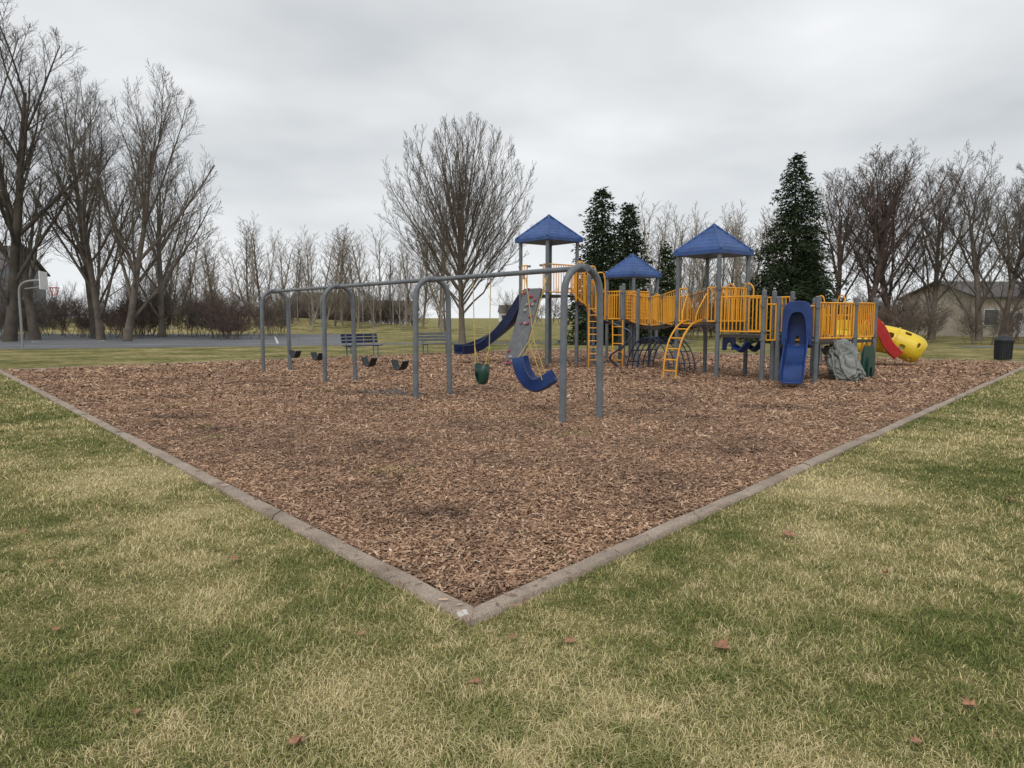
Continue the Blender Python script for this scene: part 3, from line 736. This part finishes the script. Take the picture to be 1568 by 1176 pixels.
S=[gen_tree('slender_%d'%i,40+i,hh,ww_,11.5,.10,ln_,mt_,trop=.09,wob=.045,rmin=.012,kr=.4,lim=.4,lean=(le,0)) for i,(mt_,hh,ww_,le) in enumerate([(M_bark3,12.5,4.2,0),(M_bark2,12,5.6,.06),(M_bark3,13,4.8,-.05),(M_bark3,11.5,6.0,.1)])]
row=empty('distant_tree_row'); R=random.Random(5)
for i in range(50):
    x=-40.5+(33.5*i/49)+R.uniform(-.9,.9); y=R.uniform(72,92); X_=x*(y/80)
    place(S[(i*7)%4],'tree',X_,y,R.uniform(0,6),R.choice([.62,.8,.92,1.0,1.08])*y/80*(.94+.10*math.sin(i*.43)),row)
row2=empty('distant_tree_row')
for i in range(28):
    y=R.uniform(70,84); x=(960-784)/1087*y+ (i/27)*(270/1087*y)+R.uniform(-.6,.6)
    place(S[(i*3)%4],'tree',x,y,R.uniform(0,6),R.uniform(.9,1.15),row2)
row3=empty('distant_tree_row')
for i in range(34):
    y=R.uniform(150,185); x=-110+i*7+R.uniform(-2,2)
    if -26<x<4 and i%2: continue
    place(S[i%4],'tree',x,y,R.uniform(0,6),R.uniform(.7,.95),row3)
RG=[(14,38,.72,.12),(13,30,.40,.12),(9,30,.42,.15),(4,32,.5,.2)]
mR=[gen_tree('elm_%d'%i,60+i,13.5,7.6,8.8,.20,RG,mt_,trop=.10,wob=.045,rmin=.009,lean=(le,0),kr=.36,lim=.45,env=(7.4,4.3,6.2,7.0)) for i,(mt_,le) in enumerate([(M_bark4,.08),(M_bark1,-.12),(M_bark2,.1)])]
for k_,x,y,rt,s in [(0,23.9,48,0,.97),(1,26.6,50,.3,1.0),(2,28.9,49,1.1,1.0),(2,30.9,47,2,.98),(2,33.0,48,0,.95),(1,34.8,46,4,.97),(2,38.5,50,2,1.05),(0,25.5,56,1,1.0)]:
    place(mR[k_],'elm_tree',x,y,rt,s)
def gen_brush(name,seed,H,W,n,mat,rmin=.007):
    R=random.Random(seed); vs=[];fs=[]
    def emit(p,q,r1,r2):
        t=(q-p); u_=t.orthogonal().normalized(); w_=t.cross(u_).normalized(); b0=len(vs)
        for pp_,r_ in((p,r1),(q,r2)):
            for k in range(3): an=2.094*k; vs.append(pp_+(u_*math.cos(an)+w_*math.sin(an))*r_)
        for k in range(3): fs.append((b0+k,b0+(k+1)%3,b0+3+(k+1)%3,b0+3+k))
    def st(p,d,L,r,l):
        for i in range(3):
            d=(d+V(R.gauss(0,.14),R.gauss(0,.14),R.gauss(.02,.08))).normalized(); q=p+d*L/3
            emit(p,q,r*(1-i*.22),r*(.78-i*.22)); 
            if l<3:
                for k in range(2):
                    nd=(d+V(R.gauss(0,.45),R.gauss(0,.45),R.gauss(.15,.3))).normalized(); st(q,nd,L*R.uniform(.4,.62),max(rmin,r*.55),l+1)
            p=q
    for i in range(n):
        an=R.uniform(0,6.28); rr_=R.random()**.6*W*.28; p=V(rr_*math.cos(an),rr_*math.sin(an),-.05)
        d=V(math.cos(an)*.45*rr_/W*3,math.sin(an)*.45*rr_/W*3,1).normalized(); st(p,d,H*R.uniform(.4,.75),.018,0)
    co=np.array([tuple(v) for v in vs]); co[:,2]*=H/np.percentile(co[:,2],99.5); co[:,:2]*=W/2/np.percentile(np.abs(co[:,:2]),97)
    me=bpy.data.meshes.new(name); me.from_pydata(co.tolist(),[],fs); me.materials.append(mat); return me
Bsh=[gen_brush('shrub_%d'%i,80+i,3.2,4.4,15,mt_) for i,mt_ in enumerate([M_bark4,M_brush,M_bark2])]
und=empty('undergrowth')
for i in range(28):
    x=-46+i*1.0+R.uniform(-.6,.6); y=R.uniform(50,64); place(Bsh[(i*7)%3],'brush',x,y,R.uniform(0,6),R.uniform(.8,1.3),und,R.uniform(.6,1.6)*(1.15 if x<-26 else .75))
for i in range(30):
    y=R.uniform(92,102); x=(250-784)/1087*y+i/29*(370/1087*y); place(Bsh[(i*5)%3],'brush',x,y,R.uniform(0,6),R.uniform(1.0,1.5),und,R.uniform(.9,1.7))
for i in range(18):
    y=R.uniform(50,60); x=(980-784)/1087*y+i/17*(400/1087*y); place(Bsh[i%2],'brush',x,y,R.uniform(0,6),R.uniform(1.0,1.3),und,R.uniform(.8,1.15))
for i in range(44):
    y=R.uniform(120,150); x=-95+i*4.8+R.uniform(-1,1)
    if -24<x<0 : continue
    place(Bsh[i%3],'brush',x,y,R.uniform(0,6),R.uniform(1.5,2),und,R.uniform(1.3,2.0))
for x,y,s,k_ in [(22.8,43,.9,1),(25.0,44,.95,2),(27.2,41,.85,2),(30.8,43,.75,0),(33.0,42,.9,1),(24,46,1.0,0),(35.5,44,1.0,0)]:
    place(Bsh[k_],'shrub',x,y,R.uniform(0,6),s)
def conifer(name,seed,H,W,mat,base=.05,droop=.30,nl=80,dens=1.0,pw=.75,rep_=3,ls=1.0,irr=.22):
    R=random.Random(seed); vs=[];fs=[]
    ph=R.uniform(0,6)
    for li in range(nl):
        f=(li+R.uniform(-.7,.7))/nl; f=max(0,f); z=H*(base+(1-base)*f); rad=W/2*(1-f)**pw*(1+.06*math.sin(li*1.1+ph))+.10
        nb=int((8+11*(1-f))*dens)
        for k in range(nb):
            an=R.uniform(0,6.28); dn_=mnoise.noise(V(math.cos(an)*1.3,math.sin(an)*1.3,z*.6+ph*3))
            L=rad*R.uniform(.6,1.12)*(1+irr*2*dn_); dz=-droop*L; zo=R.gauss(0,.10)
            d=V(math.cos(an),math.sin(an),0); s=V(-d.y,d.x,0); m_=max(4,int(L*6))
            for q in range(m_):
                t=((q+R.random())/m_)**.6
                c=d*L*t+V(0,0,z+zo+dz*t**1.5+.25*L*max(0,t-.7)+R.gauss(0,.07))+s*R.gauss(0,.10*L)
                for rep in range(rep_):
                    e=(d*R.uniform(.2,1)+s*R.uniform(-1,1)+V(0,0,R.uniform(-.7,.35))).normalized(); w_=e.cross(V(R.gauss(0,1),R.gauss(0,1),R.gauss(0,1))).normalized()
                    l_=R.uniform(.12,.30)*ls; w2=R.uniform(.022,.055)*ls; b0=len(vs)
                    vs.extend([c-w_*w2,c+w_*w2,c+e*l_]); fs.append((b0,b0+1,b0+2))
    b0=len(vs); n=8
    for z,r_ in((-.1,.018*H),(H*.98,.012)):
        for k in range(n): vs.append(V(r_*math.cos(k*.785),r_*math.sin(k*.785),z))
    for k in range(n): fs.append((b0+k,b0+(k+1)%n,b0+n+(k+1)%n,b0+n+k))
    me=bpy.data.meshes.new(name); me.from_pydata([tuple(v) for v in vs],[],fs); me.materials.append(mat); return me
c1_=conifer('spruce_a',1,8.9,4.5,M_needle,pw=.50,irr=.32); c1b=conifer('spruce_c',9,8.3,4.2,M_needle,pw=.55,irr=.36); c2_=conifer('spruce_b',2,11.6,7.2,M_needle,nl=90,pw=.68,dens=1.1,irr=.38); c3_=conifer('cedar',3,5.6,2.0,M_cedar,droop=-.5,pw=.5,nl=34)
place(c1_,'spruce_tree',5.2,41.5); place(c1b,'spruce_tree',7.0,43.5,2,1); place(c2_,'spruce_tree',17.6,45); place(c2_,'spruce_tree',20.2,49,2,.62)
place(c3_,'cedar_tree',9.1,42.0)

# ---------------------------------------------------------------- houses
def house(name,x,y,w,d,hw,hr,rot,mat,rows=1,nwin=4):
    e=empty(name); ax=V(math.cos(rot),math.sin(rot),0); ay=V(-ax.y,ax.x,0); c=V(x,y,0)
    q=MB(); q.box(c,ax,w,d,-.2,hw)
    for sg in(-1,1):
        g0=c+ax*sg*(w/2-.01); q.add([g0-ay*d/2+V(0,0,hw),g0+ay*d/2+V(0,0,hw),g0+V(0,0,hw+hr-.05)],[(0,1,2)])
    q.obj('walls',mat,e,False)
    q=MB(); ov=.4
    for sg in(-1,1):
        p=[c-ax*(w/2+ov)+ay*sg*(d/2+ov)+V(0,0,hw-.15),c+ax*(w/2+ov)+ay*sg*(d/2+ov)+V(0,0,hw-.15),c+ax*(w/2+ov)+V(0,0,hw+hr),c-ax*(w/2+ov)+V(0,0,hw+hr)]
        q.add(p+[v+V(0,0,.15) for v in p],[(0,1,2,3),(4,5,6,7),(0,1,5,4),(1,2,6,5),(3,0,4,7)])
    q.obj('roof',M_shingle,e,False)
    g=MB(); fr_=MB()
    for rw in range(rows):
        for k in range(nwin):
            t=(k+.5)/nwin-.5; z0=.95+rw*2.8; cc=c+ax*w*t-ay*(d/2+.03)
            if rw==0 and k==1: fr_.box(cc,ax,1.05,.06,0,2.15); g.box(cc-ay*.04,ax,.5,.04,1.3,1.9); continue
            fr_.box(cc,ax,1.35,.05,z0-.08,z0+1.28); g.box(cc-ay*.035,ax,1.15,.04,z0,z0+1.2)
    fr_.obj('frames_and_door',M_white,e,False); g.obj('windows',M_glass,e,False)
house('tan_house',41.5,62,10,9,3.2,1.3,.12,M_siding)
house('tan_house',58,64,12,9,3.2,1.5,-.1,M_siding)
house('grey_house',-57.5,74,13,9,6.2,2.6,.15,M_siding2,2,5)
house('white_house',-28,165,12,8,3.0,2.2,.1,M_siding3)
house('white_house',2,240,12,8,3.2,2.2,-.1,M_siding3)
house('grey_house',-46,175,14,9,5.0,2.4,0,M_siding2,2)

# ---------------------------------------------------------------- sky, sun, camera
w=bpy.data.worlds.new('World'); scene.world=w; w.use_nodes=True; nt=w.node_tree
bg=nt.nodes['Background']; sky=N(nt,'ShaderNodeTexSky',sky_type='NISHITA'); sky.sun_disc=False
el,ro=math.radians(48),math.radians(200); sky.sun_elevation=el; sky.sun_rotation=ro
tc_=N(nt,'ShaderNodeTexCoord').outputs['Generated']; sp=N(nt,'ShaderNodeSeparateXYZ'); nt.links.new(tc_,sp.inputs[0])
zc=math_(nt,'MAXIMUM',sp.outputs[2],0.0); den=math_(nt,'ADD',zc,.16)
cb=N(nt,'ShaderNodeCombineXYZ'); nt.links.new(math_(nt,'DIVIDE',sp.outputs[0],den),cb.inputs[0]); nt.links.new(math_(nt,'DIVIDE',sp.outputs[1],den),cb.inputs[1])
n1=noise(nt,cb.outputs[0],.6,4,.45); n2=noise(nt,cb.outputs[0],1.8,3,.5)
f=math_(nt,'MULTIPLY_ADD',n2,.25,math_(nt,'MULTIPLY',n1,.75))
cl=ramp(nt,f,[(.36,(.47,.495,.515)),(.50,(.63,.65,.665)),(.64,(.82,.83,.84))])
hz=N(nt,'ShaderNodeMapRange',interpolation_type='SMOOTHSTEP'); nt.links.new(zc,hz.inputs[0]); hz.inputs[1].default_value=0;hz.inputs[2].default_value=.28;hz.inputs[3].default_value=.75;hz.inputs[4].default_value=0
cl=mix(nt,hz.outputs[0],cl,(.76,.78,.80))
sc_=N(nt,'ShaderNodeVectorMath',operation='SCALE'); nt.links.new(cl,sc_.inputs[0]); sc_.inputs['Scale'].default_value=12.0
fin=mix(nt,.95,sky.outputs[0],sc_.outputs[0]); nt.links.new(fin,bg.inputs[0]); bg.inputs[1].default_value=.1
sd_=bpy.data.lights.new('sun','SUN'); sd_.energy=1.5; sd_.angle=math.radians(25); sd_.color=(1,.97,.92)
so=bpy.data.objects.new('sun',sd_); COL.objects.link(so)
dirv=V(math.sin(ro)*math.cos(el),math.cos(ro)*math.cos(el),math.sin(el)); so.rotation_euler=dirv.to_track_quat('Z','Y').to_euler()
cam=bpy.data.cameras.new('camera'); co_=bpy.data.objects.new('camera',cam); COL.objects.link(co_)
cam.sensor_width=36; cam.lens=24.96; cam.clip_end=2000; co_.location=(0,0,1.6); co_.rotation_euler=(math.radians(90-5.41),0,0); scene.camera=co_
